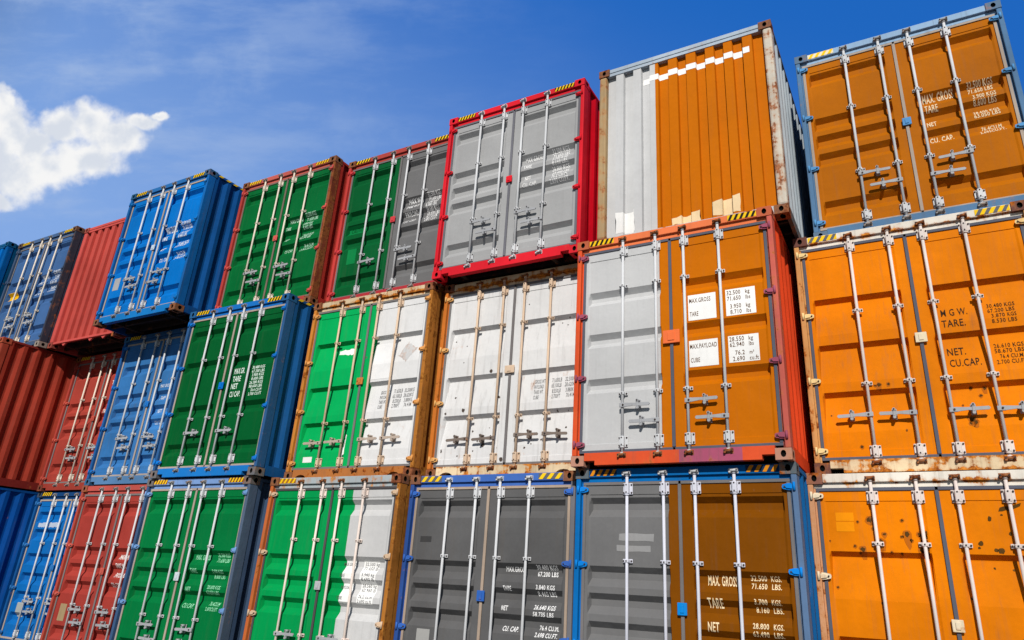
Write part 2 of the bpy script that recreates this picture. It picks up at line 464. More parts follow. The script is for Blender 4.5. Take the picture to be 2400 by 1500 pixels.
def hazard(left, n, bg=True, w=.33):
    def f(bm):
        x0 = .172 if left else W-.172-w
        za, zb = 2.806, 2.876
        if bg: box(bm, x0, x0+w, .0105, .0138, za, zb)
        st = w/n; y = .0075 if bg else .0105
        for i in range(n):
            a = x0+i*st+.004
            prism(bm, [(a, za), (a+st*.48, za), (min(x0+w, a+st*.98), zb), (a+st*.5, zb)], y, (.0103 if bg else .0138), mi=1)
    return f
def hazard_rail(bm):
    for i in range(5):
        y = .20+i*.17
        vs = [(W-.0015, y, H-.055), (W-.0015, y+.085, H-.055), (W-.0015, y+.135, H-.016), (W-.0015, y+.05, H-.016)]
        a = [bm.verts.new(v) for v in vs]; b = [bm.verts.new((v[0]-.003, v[1], v[2])) for v in vs]
        bm.faces.new(a); bm.faces.new(b[::-1])
        for k in range(4): bm.faces.new((a[k], b[k], b[(k+1) % 4], a[(k+1) % 4]))

# ------------------------------------------------------------------ decals and lettering (follow the door's own relief)
def conform_door(bm, prof, lift=.0022):
    for z in zbreaks(prof):
        bmesh.ops.bisect_plane(bm, geom=bm.verts[:]+bm.edges[:]+bm.faces[:], dist=1e-6, plane_co=(0, 0, z), plane_no=(0, 0, 1))
    for v in bm.verts: v.co.y = DY+zdepth(prof, v.co.z)-lift
def conform_end(bm, lift=.0025):
    for x, d in EP:
        bmesh.ops.bisect_plane(bm, geom=bm.verts[:]+bm.edges[:]+bm.faces[:], dist=1e-6, plane_co=(x, 0, 0), plane_no=(1, 0, 0))
    for v in bm.verts: v.co.y = .030+end_depth(v.co.x)-lift
def ragged(pts, amp, seed, step=.03):
    rnd = random.Random(seed); out = []
    for (ax, az), (bx, bz) in zip(pts, pts[1:]+pts[:1]):
        n = max(1, int(math.hypot(bx-ax, bz-az)/step))
        for i in range(n): out.append((ax+(bx-ax)*i/n+rnd.uniform(-amp, amp), az+(bz-az)*i/n+rnd.uniform(-amp, amp)))
    return out
def blob(x, z, r, seed):
    rnd = random.Random(seed); n = 11; a = rnd.uniform(.8, 1.25)
    return [(x+r*rnd.uniform(.65, 1.3)*math.cos(2*math.pi*i/n)*a, z+r*rnd.uniform(.65, 1.3)*math.sin(2*math.pi*i/n)) for i in range(n)]
def stain(x, z, r, seed):
    rnd = random.Random(seed+500); n = 13; run = rnd.uniform(1.2, 3.4) if r > .015 else 1.3
    pts = []
    for i in range(n):
        a = 2*math.pi*i/n; k = r*rnd.uniform(1.35, 1.9)
        pts.append((x+k*math.cos(a), z+k*math.sin(a)*(run if math.sin(a) < -.6 else 1)))
    return pts
def spots_on(ss, seed, main, halo):
    return [('rust_stain', [stain(*s, i+seed) for i, s in enumerate(ss)], halo), ('rust_spot', [blob(*s, i+seed) for i, s in enumerate(ss)], main)]
def decal(name, parent, polys, mt, prof=None, lift=.0022, label=None):
    for p in polys:
        bm = bmesh.new()
        bm.faces.new([bm.verts.new((x, 0, z)) for x, z in p])
        bmesh.ops.triangulate(bm, faces=bm.faces[:])
        conform_door(bm, prof, lift) if prof else conform_end(bm, lift)
        for f in bm.faces:
            if f.normal.y > 0: f.normal_flip()
        me = bpy.data.meshes.new(name); bm.to_mesh(me); bm.free(); me.materials.append(None)
        place(name, me, mt, parent, label=label)
TEXTS = []   # (parent door, prof, material, lines, bold)
def flush_text():
    tmp = []
    for (par, prof, mt, lines, bold) in TEXTS:
        for ln in lines:
            cu = bpy.data.curves.new('t', 'FONT'); cu.body = ln[0]; cu.size = 1; cu.resolution_u = 2; cu.offset = bold; cu.fill_mode = 'FRONT'
            cu.space_character = 1.08
            o = bpy.data.objects.new('t', cu); COL.objects.link(o); tmp.append(o)
    bpy.context.view_layer.update()
    dg = bpy.context.evaluated_depsgraph_get()
    k = 0
    for (par, prof, mt, lines, bold) in TEXTS:
        for (s, x, z, w, h) in lines:
            bm = bmesh.new()
            me = bpy.data.meshes.new_from_object(tmp[k].evaluated_get(dg)); k += 1
            xs = [v.co.x for v in me.vertices]; x0, x1 = min(xs), max(xs)
            cap = .729
            for v in me.vertices: v.co = ((v.co.x-x0)/(x1-x0)*w+x, 0, v.co.y/cap*h+z)
            bm.from_mesh(me); bpy.data.meshes.remove(me)
            conform_door(bm, prof, .0034)
            for f in bm.faces:
                if f.normal.y > 0: f.normal_flip()
            me = bpy.data.meshes.new('lettering'); bm.to_mesh(me); bm.free(); me.materials.append(None)
            place('lettering', me, mt, par)
    for o in tmp:
        cu = o.data; bpy.data.objects.remove(o); bpy.data.curves.remove(cu)

# ------------------------------------------------------------------ ground
def ground():
    bm = bmesh.new()
    S = 1500
    bm.faces.new([bm.verts.new(p) for p in ((-S, -S, 0), (S, -S, 0), (S, S, 0), (-S, S, 0))])
    me = bpy.data.meshes.new('ground'); bm.to_mesh(me); bm.free()
    mt = bpy.data.materials.new('concrete_yard'); mt.use_nodes = True
    t = NT(mt.node_tree); b = t.n['Principled BSDF']; pos = t.node('ShaderNodeNewGeometry').outputs['Position']
    c = t.mix(t.smooth(t.noise(pos, .5, 8, .65), .3, .7), (.038, .037, .036), (.072, .070, .067))
    c = t.mix(t.smooth(t.noise(pos, 40, 3), .4, .7), c, t.mix(.3, c, (.1, .1, .1)))
    t.put(b.inputs['Base Color'], c); b.inputs['Roughness'].default_value = .85
    me.materials.append(mt)
    o = bpy.data.objects.new('ground', me); COL.objects.link(o); o['kind'] = 'structure'
ground()

# ------------------------------------------------------------------ containers
GALV = paint((205, 207, 210), .12, .35, rough=.38, bump=.1, scratch=.3, rustc=((90, 60, 45), (140, 95, 60)))
GALVB = paint((208, 210, 213), .0, .25, rough=.36, bump=.05, scratch=.2)
CREAM = paint((216, 190, 164), .22, .45, rough=.5, bump=.1, scratch=.2, rustc=((120, 70, 45), (175, 120, 80)))
CREAM2 = paint((226, 214, 198), .05, .3, rough=.45, bump=.05)
STEEL = paint((150, 148, 146), .45, .5, rough=.5, bump=.1, rustc=((70, 40, 28), (120, 70, 45)))
RUSTSTEEL = paint((150, 100, 70), .75, .5, rough=.6, rustc=((82, 42, 26), (150, 86, 48)))
STEELD = paint((128, 116, 108), .3, .5, rough=.6, bump=.1)
STEELM = paint((186, 170, 156), .25, .5, rough=.6, bump=.1)
HGALV = paint((168, 170, 174), .10, .4, rough=.5, bump=.1)
BOLT = dark((70, 62, 60), .5)
HOLE = dark((16, 14, 13), .9)
UNDER = paint((52, 44, 42), .35, .5, rough=.7, scratch=0, rustc=((60, 34, 24), (100, 60, 38)))
ROOF = paint((120, 112, 105), .4, .5)
YEL = paint((245, 200, 30), .05, .2, bump=.03, scratch=.3); BLK = dark((34, 32, 30), .5)
ORG = paint((222, 140, 25), .05, .2, bump=.03); NAVY = dark((22, 50, 84), .5)
CRM = paint((236, 222, 190), .2, .2, bump=.03); STRGREY = dark((96, 98, 104), .5)
RUSTCAST = paint((120, 82, 66), .7, .4, rough=.6, rustc=((84, 46, 32), (140, 84, 56)))
RUSTPOST = paint((168, 108, 44), .62, .9, rough=.65, rustc=((112, 62, 22), (176, 118, 50)), fade=.2)
BROWNPOST = paint((128, 62, 44), .6, .8, rough=.65, rustc=((96, 48, 26), (136, 84, 48)), fade=.2)
EDGE = ((2.795, .05, .12), (.145, .035, .10), (.012, .04, .10))
RUSTRAIL = paint((222, 200, 164), .52, .9, rough=.75, rustc=((122, 62, 26), (206, 130, 50)), fade=.2, edge=EDGE)
WHITERAIL = paint((230, 224, 212), .36, .8, rough=.7, rustc=((134, 62, 26), (218, 146, 58)), fade=.12, edge=EDGE)

def box_lines(lines): return lines
def container(c):
    g = c.get
    root = bpy.data.objects.new('shipping_container', None); COL.objects.link(root)
    root.empty_display_size = .3
    x, y, row = c['pos']; root.location = (x, y, row*(H+G))
    root['label'] = c['label']; root['category'] = 'shipping container'; root['group'] = 'containers stacked three high in the yard wall'
    fr = c['frame']; pl, prr = g('post_l', fr), g('post_r', fr)
    hd, sl, cs, hg, sd = g('header', fr), g('sill', fr), g('cast', fr), g('hinge', fr), g('side', fr)
    end = g('type') == 'end'
    # castings: front four and rear four
    cm = mesh('corner_casting', casting, 2)
    cb = g('cast_b', cs)
    for k, (cx, cz) in enumerate(((0, H-CH), (W-CW, H-CH), (0, 0), (W-CW, 0))):
        place('corner_casting', cm, [cs if k < 2 else cb, HOLE], root, (cx, 0, cz))
        place('corner_casting', cm, [cs, HOLE], root, (cx, L-CD, cz))
    if end:
        place('corner_post', mesh('end_post_l', epost(.004, .118)), pl, root)
        place('corner_post', mesh('end_post_r', epost(W-.118, W-.004)), prr, root)
        h = place('header', mesh('header_end', header_end), hd, root)
        place('sill', mesh('sill_gusset', sill_gusset) if g('gusset') else mesh('sill_end', sill_end), sl, root)
        ew = place('end_wall', mesh('end_wall', end_wall), c['L'], root)
        for (nm, polys, mt, lb) in g('decals', []): decal(nm, ew, polys, mt, None, label=lb)
    else:
        place('corner_post', mesh('post_l', post), pl, root)
        place('corner_post', mesh('post_r', post_r), prr, root)
        h = place('header', mesh('header', header), hd, root)
        place('sill', mesh('sill_arch', sill_arch) if g('arch') else mesh('sill', sill), sl, root)
    place('side_wall', mesh('side_r', side(W-.010, 1)), sd, root)
    place('side_wall', mesh('side_l', side(.010, -1)), sd, root)
    def rail_t(bm):
        box(bm, W-.062, W-.005, CD+.001, L-CD-.001, H-.060, H-.012, .004); box(bm, .005, .062, CD+.001, L-CD-.001, H-.060, H-.012, .004)
    def rail_b(bm):
        box(bm, W-.050, W-.006, CD+.001, L-CD-.001, .020, .166); box(bm, .006, .050, CD+.001, L-CD-.001, .020, .166)
    rt = place('top_rail', mesh('top_rail', rail_t), g('rail', sd), root)
    place('bottom_rail', mesh('bottom_rail', rail_b), g('rail', sd), root)
    place('roof', mesh('roof', lambda bm: box(bm, .063, W-.063, .101, L-.101, H-.030, H-.014)), g('roofm', ROOF), root)
    place('underframe', mesh('underframe', underframe), UNDER, root)
    place('rear_wall', mesh('rear_wall', lambda bm: box(bm, .010, W-.010, L-.164, L-.02, CH+.002, H-CH-.002)), sd, root)
    hz = g('haz')
    if hz:
        bgm, stm, n, which = hz
        if 'l' in which: place('hazard_marking', mesh(('hazard', n, 'l'), hazard(True, n), 2), [bgm, stm], h)
        if 'r' in which: place('hazard_marking', mesh(('hazard', n, 'r'), hazard(False, n), 2), [bgm, stm], h)
    if g('haz_rail'): place('hazard_marking', mesh('hazard_rail', hazard_rail), YEL, rt)
    if end: return root
    prof = c['prof']; rod = g('rod', GALV); kp = g('keeper', STEEL); gm = c['gasket']
    doors = []
    for k in (0, 1):
        d = place('door', mesh(('door', prof, k), door(prof, k == 1)), c['LR'[k]], root, label=g('door_labels', (None, None))[k])
        doors.append(d)
        place('gasket', mesh(('gasket', k), gasket(k == 1)), gm, d)
        for z in (2.655, 1.850, 1.050, .250):
            place('hinge', mesh('hinge_r', hinge_r, 2) if k else mesh('hinge', hinge, 2), [hg, BOLT], d, (0, 0, z))
    rx = g('rods', (.625, 1.045, 1.393, 1.812))
    bz = g('brk', (2.660, 1.890, .905, .262))
    for i, xx in enumerate(rx):
        d = doors[i // 2]
        place('locking_bar', mesh('lock_rod', lock_rod), rod, d, (xx, 0, 0))
        for z in (bz[0], bz[3]): place('bar_bracket', mesh('bracket_end', bracket_end, 2), [rod, BOLT], d, (xx, 0, z))
        for z in (bz[1], bz[2]): place('bar_bracket', mesh('bracket_mid', bracket_mid, 2), [rod, BOLT], d, (xx, 0, z))
        place('cam_keeper', mesh('cam_keeper', cam_keeper, 2), [kp, BOLT], d, (xx, .012, 2.825))
        place('cam_keeper', mesh('cam_keeper', cam_keeper, 2), [g('keeper_b', kp), BOLT], d, (xx, .008, .108))
    for (ri, dr, z) in c['handles']:
        d = doors[ri // 2]
        hm = g('hmat', HGALV)
        o = place('handle', mesh('handle', handle, 2), [hm, BOLT], d, (rx[ri], -.004, z))
        q = place('handle_catch', mesh('handle_catch', handle_catch, 2), [hm, BOLT], d, (rx[ri], 0, z))
        tilt = random.Random(ri*7+int(z*1000)+int(x*100)).uniform(-.035, .035)
        for ob in (o, q):
            if dr < 0: ob.rotation_euler = (0, math.pi, 0) if False else (0, 0, 0); ob.scale = (dr, 1, 1)
        o.rotation_euler = (0, tilt, 0)
    pw, ph = g('plate', (.10, .11))
    place('seam_plate', mesh(('seam_plate', pw, ph), seam_plate(pw, ph)), g('plate_m', hg), doors[0])
    if g('text'): TEXTS.append((doors[1], prof, ink(*c['ink']), c['text'], g('bold', .018)))
    if g('text_l'): TEXTS.append((doors[0], prof, ink(*c['ink_l']), c['text_l'], .012))
    for (side_k, nm, polys, mt, lb) in g('decals', []): decal(nm, doors[side_k], polys, mt, prof, label=lb)
    for (side_k, ss, seed, main, halo) in g('spots', []):
        for j, (nm, polys, mt) in enumerate(spots_on(ss, seed, main, halo)): decal(nm, doors[side_k], polys, mt, prof, (.0016, .0028)[j])
    return root

def rect(x0, z0, x1, z1): return [(x0, z0), (x1, z0), (x1, z1), (x0, z1)]
STG = [(0, 1, .83), (1, -1, .635), (2, 1, .83), (3, -1, .645)]
def weights(x1, x2, labs, nums):
    return [(s, x1, z, w, h) for s, z, w, h in labs]+[(s, x2+dx, z, w, h) for s, dx, z, w, h in nums]

G_GREY = dark((120, 116, 116), .8); G_SLATE = paint((92, 95, 108), 0, .3, rough=.7, bump=.1, scratch=.25); G_TAN = paint((172, 158, 146), 0, .5, rough=.8, bump=.1, scratch=.2)

# ---------------- top row
BLUEGREY = paint((84, 120, 156), .2, .5, rough=.62)
container(dict(pos=(-.813, 8.535, 2), label='orange doors in a pale blue frame with cream lettering, top right corner of the stack',
  L=paint((178, 100, 4), .04, .3, scratch=.2), R=paint((176, 99, 4), .06, .3, scratch=.3), prof='five', frame=BLUEGREY, side=paint((70, 120, 175), .1),
  header=paint((146, 176, 206), .14, .5), cast=paint((92, 116, 140), .35, .4), hinge=paint((86, 146, 198), .05, .3), gasket=G_TAN, rod=GALV, handles=[(0, 1, .83), (1, -1, .635), (3, -1, .83), (2, 1, .625)],
  haz=(CRM, YEL, 4, 'l'), ink=((236, 214, 178), .35), plate_m=paint((90, 150, 205), .05),
  text=[('MAX. GROSS', 1.43, 1.711, .339, .112), ('TARE', 1.433, 1.540, .142, .104), ('NET', 1.429, 1.326, .103, .096), ('CU. CAP.', 1.432, 1.102, .252, .094),
        ('32.500 KGS', 1.915, 1.778, .269, .066), ('71.650 LBS', 1.919, 1.706, .258, .060), ('3.900 KGS', 1.949, 1.582, .24, .063), ('8.600 LBS', 1.946, 1.508, .239, .063),
        ('28.600 KGS', 1.924, 1.371, .261, .056), ('63.050 LBS', 1.923, 1.303, .266, .056), ('76.4CU.M.', 1.974, 1.141, .216, .056), ('2.695CU.FT.', 1.95, 1.072, .257, .054)]))
T2END = paint((198, 199, 200), 0, .15, split=(.842, (196, 106, 0)), scratch=.15, fade=.05)
MINTPOST = paint((200, 192, 178), .60, .8, rough=.6, rustc=((112, 66, 46), (168, 110, 76)))
WPAINT = paint((242, 242, 240), .02, .15, bump=.03)
container(dict(pos=(-3.404, 7.66, 2), type='end', label='corrugated end wall, part light grey and part orange, with a white stripe across the top',
  L=T2END, frame=MINTPOST, post_l=paint((176, 150, 112), .5, .9, rustc=((120, 74, 48), (170, 118, 80))), header=paint((172, 186, 200), .35, .4), sill=paint((190, 196, 198), .5, .5),
  cast=RUSTCAST, side=paint((176, 186, 192), .05, .3), rail=paint((90, 96, 100), .4),
  decals=[('white_stripe', [ragged(rect(.650, 2.488, 2.138, 2.582), .002, 3, .10)], WPAINT, None),
          ('paint_patch', [ragged(rect(.268, .16, .528, .478), .008, 5, .06)], WPAINT, None),
          ('paint_patch', [ragged([(1.540, .15), (1.900, .15), (1.898, .385), (1.72, .37), (1.543, .35)], .012, 8, .05), ragged([(1.04, .13), (1.40, .13), (1.395, .262), (1.22, .25), (1.04, .235)], .014, 9, .05)],
           paint((240, 214, 170), .05, .35), None)]))
RED = paint((222, 36, 50), .02, .2, rough=.6)
container(dict(pos=(-6.081, 7.671, 2), label='grey doors in a bright red frame, top row beside the corrugated grey and orange wall',
  L=paint((164, 165, 166), 0, .12, fade=.05), R=paint((163, 164, 165), 0, .12, fade=.05), prof='five', frame=RED, side=paint((205, 12, 34), .02), gasket=dark((112, 112, 120), .7), rod=GALVB, keeper=GALV,
  handles=STG, haz=(BLK, YEL, 6, 'lr'), ink=((248, 248, 248), .12),
  text=[('MAX GROSS', 1.44, 1.735, .30, .072), ('TARE', 1.44, 1.585, .14, .070), ('NET', 1.44, 1.42, .10, .072), ('CU. CAP.', 1.44, 1.27, .24, .070),
        ('32.500 KGS.', 1.895, 1.760, .29, .066), ('71.650 LBS.', 1.910, 1.685, .28, .062), ('3.700 KGS.', 1.920, 1.612, .26, .060), ('8.160 LBS.', 1.92, 1.540, .26, .062),
        ('28.800 KGS.', 1.90, 1.462, .29, .066), ('63.490 LBS.', 1.91, 1.388, .28, .062), ('76.2 CU.M.', 1.92, 1.312, .26, .060), ('2.690 CU.FT.', 1.89, 1.240, .31, .060)]))
RED4 = paint((178, 72, 64), .12, .4)
container(dict(pos=(-8.532, 7.967, 2), label='one dark green and one grey door in a dull red frame, top row', door_labels=('dark green door', 'grey door'),
  L=paint((4, 92, 46), 0, .2, scratch=.3), R=paint((110, 110, 111), 0, .25, fade=.08, scratch=.2), prof='five', frame=paint((196, 66, 62), .1, .4), header=RED4, sill=paint((176, 52, 60), .1, .4), cast=RUSTCAST, side=paint((170, 50, 46), .1),
  hinge=paint((206, 66, 72), .05), gasket=G_GREY, rod=GALVB, handles=[(0, 1, .74), (2, 1, .83), (3, -1, .645)], haz=(BLK, YEL, 5, 'lr'), ink=((244, 244, 244), .3),
  text=[('MAX.WT.', 1.458, 1.735, .295, .081), ('TARE WT.', 1.444, 1.618, .279, .070), ('PAYLOAD', 1.434, 1.488, .264, .070), ('CU. CAP.', 1.42, 1.352, .259, .066),
        ('32.500 KGS', 1.864, 1.788, .262, .064), ('71.650 LBS', 1.873, 1.717, .246, .060), ('3.890 KGS', 1.872, 1.645, .226, .058), ('8.580 LBS', 1.867, 1.575, .223, .058),
        ('28.610 KGS', 1.867, 1.501, .259, .064), ('63.070 LBS', 1.875, 1.432, .242, .060), ('76.3 CU.M.', 1.874, 1.364, .239, .058), ('2.693 CU.FT', 1.866, 1.296, .265, .058)],
  ink_l=((4, 70, 34), .3), text_l=[('CAUTION', .224, 1.425, .313, .085)],
  decals=[(0, 'warning_sticker', [rect(.170, 1.385, .56, 1.545)], paint((10, 124, 66), 0, .2, bump=.03), 'pale green caution sticker'),
          (0, 'data_sticker', [rect(.268, .785, .465, 1.072)], paint((14, 130, 70), 0, .2, bump=.03), None)]))
container(dict(pos=(-11.016, 7.671, 2), label='all dark green doors in a red frame with a rusty brown post, top row',
  L=paint((2, 104, 50), 0, .2, scratch=.25), R=paint((2, 103, 50), 0, .2, scratch=.25), prof='five', frame=paint((182, 66, 60), .2, .5), post_r=BROWNPOST, header=paint((192, 94, 84), .12, .4), cast=RUSTCAST,
  side=paint((170, 52, 44), .15), hinge=paint((206, 84, 78), .1), gasket=paint((124, 108, 98), 0, .4, rough=.8), rod=CREAM2, handles=STG, haz=(BROWNPOST, YEL, 5, 'lr'), ink=((190, 232, 206), .75),
  plate_m=paint((206, 90, 84), .1),
  text=[('MAX GROSS', 1.44, 1.745, .328, .062), ('TARE', 1.43, 1.57, .12, .062), ('NET', 1.431, 1.36, .095, .060), ('CU CAP.', 1.434, 1.14, .20, .060),
        ('32.500 KGS', 1.848, 1.795, .249, .064), ('71.650 LBS', 1.853, 1.720, .263, .064), ('3.840 KGS', 1.847, 1.605, .224, .062), ('8.460 LBS', 1.857, 1.530, .221, .062),
        ('28.660 KGS', 1.835, 1.398, .25, .060), ('63.190 LBS', 1.825, 1.325, .26, .062), ('76.4 CU.M', 1.907, 1.172, .22, .062), ('2.700 CU.FT', 1.842, 1.10, .287, .060)]))
BLUE6 = paint((20, 98, 168), .05, .35, scratch=.3)
container(dict(pos=(-13.598, 7.007, 2), label='bright blue doors and blue side wall, overhanging the shaded blue doors, top row',
  L=paint((4, 112, 196), 0, .2, scratch=.25), R=paint((2, 114, 200), 0, .2, scratch=.25), prof='five', frame=BLUE6, header=paint((40, 106, 170), .08), side=paint((14, 80, 146), .03), sill=paint((24, 118, 190), .15),
  cast=paint((40, 90, 126), .35), cast_b=RUSTCAST, hinge=paint((24, 116, 190), .05), gasket=G_TAN, rod=GALVB, handles=[(0, 1, .855), (1, -1, .69), (3, -1, .88), (2, 1, .68)], haz=(BLK, YEL, 5, 'lr'), haz_rail=True,
  ink=((236, 242, 250), .25), plate_m=paint((200, 215, 230), .1),
  text=[('MAX GROSS', 1.40, 1.747, .30, .105), ('TARE', 1.39, 1.565, .16, .10), ('NET', 1.38, 1.356, .13, .085), ('CU. CAP.', 1.38, 1.142, .27, .082),
        ('32.500 KGS', 1.860, 1.825, .27, .07), ('71.650 LBS', 1.87, 1.747, .27, .07), ('3.840 KGS', 1.86, 1.64, .247, .07), ('8.460 LBS', 1.87, 1.555, .246, .07),
        ('28.660 KGS', 1.84, 1.424, .30, .065), ('63.190 LBS', 1.84, 1.349, .30, .065), ('76.4 CU.M', 1.90, 1.194, .22, .062), ('2.700 CU.FT', 1.85, 1.118, .29, .062)],
  decals=[(0, 'data_sticker', [rect(.185, .722, .372, .98)], paint((166, 168, 170), 0, .3, bump=.03), 'grey data sticker')]))
PINKRED = paint((186, 76, 68), .03, .25, scratch=.2)
container(dict(pos=(-16.124, 7.534, 2), type='end', gusset=True, label='plain red corrugated end wall in the top row beside the bright blue doors',
  L=PINKRED, frame=paint((200, 84, 78), .06, .3), cast=paint((150, 74, 64), .4), side=paint((190, 80, 76), .05), haz=None))
SLATE = paint((64, 86, 116), .22, .5)
container(dict(pos=(-18.578, 7.355, 2), label='slate blue doors with a yellow sticker and dark rusty post, top row',
  L=paint((62, 98, 146), 0, .35, scratch=.25), R=paint((64, 101, 152), 0, .3, scratch=.25), prof='five', frame=SLATE, post_r=paint((58, 62, 76), .35, .7), header=paint((72, 100, 140), .1), cast=paint((96, 76, 66), .5), cast_b=paint((150, 140, 130), .4),
  side=paint((60, 66, 84), .2), gasket=G_GREY, rod=CREAM2, handles=STG, haz=(BLK, YEL, 5, 'lr'), ink=((232, 238, 246), .35),
  text=[('MAX. WT', 1.46, 1.747, .25, .09), ('TARE', 1.45, 1.60, .16, .085), ('NET', 1.45, 1.459, .13, .085), ('CU. CAP.', 1.44, 1.338, .26, .08),
        ('32.500 KGS', 1.92, 1.809, .27, .075), ('71.650 LBS', 1.93, 1.722, .27, .075), ('3.700 KGS', 1.93, 1.635, .26, .072), ('8.160 LBS', 1.93, 1.548, .26, .072), ('28.800 KGS', 1.91, 1.445, .29, .072), ('63.490 LBS', 1.90, 1.355, .30, .07)],
  decals=[(0, 'warning_sticker', [rect(.20, 1.385, .56, 1.57)], paint((240, 186, 20), 0, .2, bump=.03), 'yellow warning sticker')]))
container(dict(pos=(-21.06, 7.15, 2), type='end', label='light blue corrugated end wall cut off by the left edge, top row',
  L=paint((0, 104, 186), .03, .25), frame=paint((0, 84, 150), .08, .3), header=paint((20, 90, 140), .1), cast=paint((18, 84, 124), .3), side=paint((0, 76, 120), .08)))

# ---------------- middle row
RSPOT = paint((84, 56, 20), .35, .4, rustc=((56, 36, 16), (104, 68, 24)))
RHALO = paint((184, 98, 14), .5, .5, rustc=((128, 70, 14), (160, 88, 20)))
M1D = dict(rust=.10, streak=.45, scratch=.2, fade=.12)
container(dict(pos=(-1.046, 8.371, 1), label='bright orange doors with dark lettering under a rusty cream header, middle row', arch=False,
  L=paint((228, 126, 0), **M1D), R=paint((228, 126, 0), **M1D), prof='ledge_a', frame=paint((206, 150, 92), .5, .8), header=WHITERAIL, sill=RUSTRAIL, cast=paint((106, 70, 62), .5), side=paint((170, 100, 40), .3),
  hinge=paint((236, 210, 150), .35, .5, rustc=((190, 110, 40), (226, 160, 60))), gasket=G_SLATE, rod=paint((222, 212, 206), .04, .35, rough=.45, bump=.05), keeper=RUSTSTEEL, plate=(.115, .115), plate_m=CRM,
  handles=[(0, -1, .628), (1, -1, .622), (2, 1, .624), (3, 1, .612)], brk=(2.690, 1.858, .985, .235), haz=(YEL, STRGREY, 4, 'lr'), ink=((62, 44, 30), .25), bold=.008,
  text=[('M G W.', 1.445, 1.683, .248, .087), ('TARE.', 1.437, 1.552, .222, .086), ('NET.', 1.443, 1.239, .172, .088), ('CU.CAP.', 1.449, 1.106, .287, .087),
        ('30.480 KGS', 1.877, 1.727, .251, .047), ('67.200 LBS', 1.876, 1.668, .242, .047), ('3.870', 1.903, 1.607, .120, .046), ('KGS', 2.045, 1.607, .08, .046), ('8.530 LBS', 1.898, 1.545, .223, .046),
        ('26.610 KGS', 1.872, 1.281, .262, .049), ('58.670 LBS', 1.871, 1.221, .258, .049), ('76.4 CU.M.', 1.909, 1.158, .211, .048), ('2.700 CU.FT.', 1.871, 1.096, .27, .048)],
  spots=[(1, [(1.598, .872, .012), (1.721, .861, .016), (1.676, .785, .013), (1.563, .536, .03), (1.59, .50, .018), (1.54, .49, .012), (1.30, .42, .010), (1.31, .55, .008), (1.50, .69, .008), (1.36, 1.25, .007)], 0, RSPOT, RHALO), (0, [(.496, .292, .014), (.742, .966, .02), (.836, .969, .014), (.70, .962, .010), (.22, .66, .007), (.95, .45, .008)], 40, RSPOT, RHALO)],
  decals=[
          ]))
ORF = paint((218, 84, 44), .30, .6, rough=.5, rustc=((120, 52, 34), (170, 80, 50)))
MAGENTA = paint((160, 82, 104), .18, .5)
container(dict(pos=(-3.564, 7.434, 1), label='half grey, half orange doors with four white weight panels in an orange red frame', door_labels=('grey door with an orange inner edge', 'orange door with white weight panels'),
  L=paint((192, 193, 194), 0, .15, split=(1.080, (196, 106, 0)), scratch=.2, fade=.05), R=paint((196, 106, 0), .02, .2, spots=.15, spotcol=(110, 60, 10), scratch=.2, fade=.06), prof='three',
  frame=ORF, post_r=paint((196, 96, 84), .42, .8), header=paint((236, 126, 78), .10, .4), sill=paint((222, 86, 48), .24, .8, split=(1.28, (172, 84, 112), 1.95), edge=((.012, .04, .06),)), cast=paint((186, 96, 66), .35), cast_b=paint((190, 140, 120), .45), side=paint((220, 72, 34), .05, .3),
  hinge=MAGENTA, gasket=G_SLATE, rod=GALVB, keeper=RUSTSTEEL, keeper_b=RUSTSTEEL, plate=(.20, .16), plate_m=paint((236, 116, 66), .08),
  handles=[(0, 1, .680), (1, -1, .485), (2, 1, .680), (3, -1, .482)], brk=(2.670, 2.19, .825, .268), haz=(YEL, BLK, 5, 'lr'), ink=((92, 56, 14), .1), bold=.010,
  text=[('MAX.GROSS', 1.432, 1.851, .249, .058), ('TARE', 1.435, 1.684, .1, .058), ('32.500', 1.868, 1.885, .153, .054), ('kg', 2.075, 1.885, .048, .05), ('71.650', 1.870, 1.815, .152, .054), ('lbs', 2.075, 1.815, .052, .05),
        ('3.950', 1.9, 1.718, .121, .054), ('kg', 2.075, 1.718, .046, .05), ('8.710', 1.899, 1.650, .125, .054), ('lbs', 2.076, 1.650, .05, .05), ('MAX.PAYLOAD', 1.425, 1.290, .305, .057), ('CUBE', 1.43, 1.127, .104, .056),
        ('28.550', 1.870, 1.326, .159, .054), ('kg', 2.079, 1.326, .047, .05), ('62.940', 1.873, 1.262, .156, .054), ('lbs', 2.079, 1.262, .051, .05), ('76.2', 1.927, 1.165, .102, .054), ('m³', 2.081, 1.165, .047, .044), ('2.690', 1.899, 1.097, .127, .054), ('cu.ft', 2.078, 1.097, .096, .05)],
  decals=[(1, 'weight_panel', [rect(1.418, 1.634, 1.742, 1.950)], WPAINT, None), (1, 'weight_panel', [rect(1.853, 1.634, 2.182, 1.955)], WPAINT, None),
          (1, 'weight_panel', [rect(1.414, 1.075, 1.742, 1.387)], WPAINT, None), (1, 'weight_panel', [rect(1.856, 1.082, 2.186, 1.392)], WPAINT, None)]))
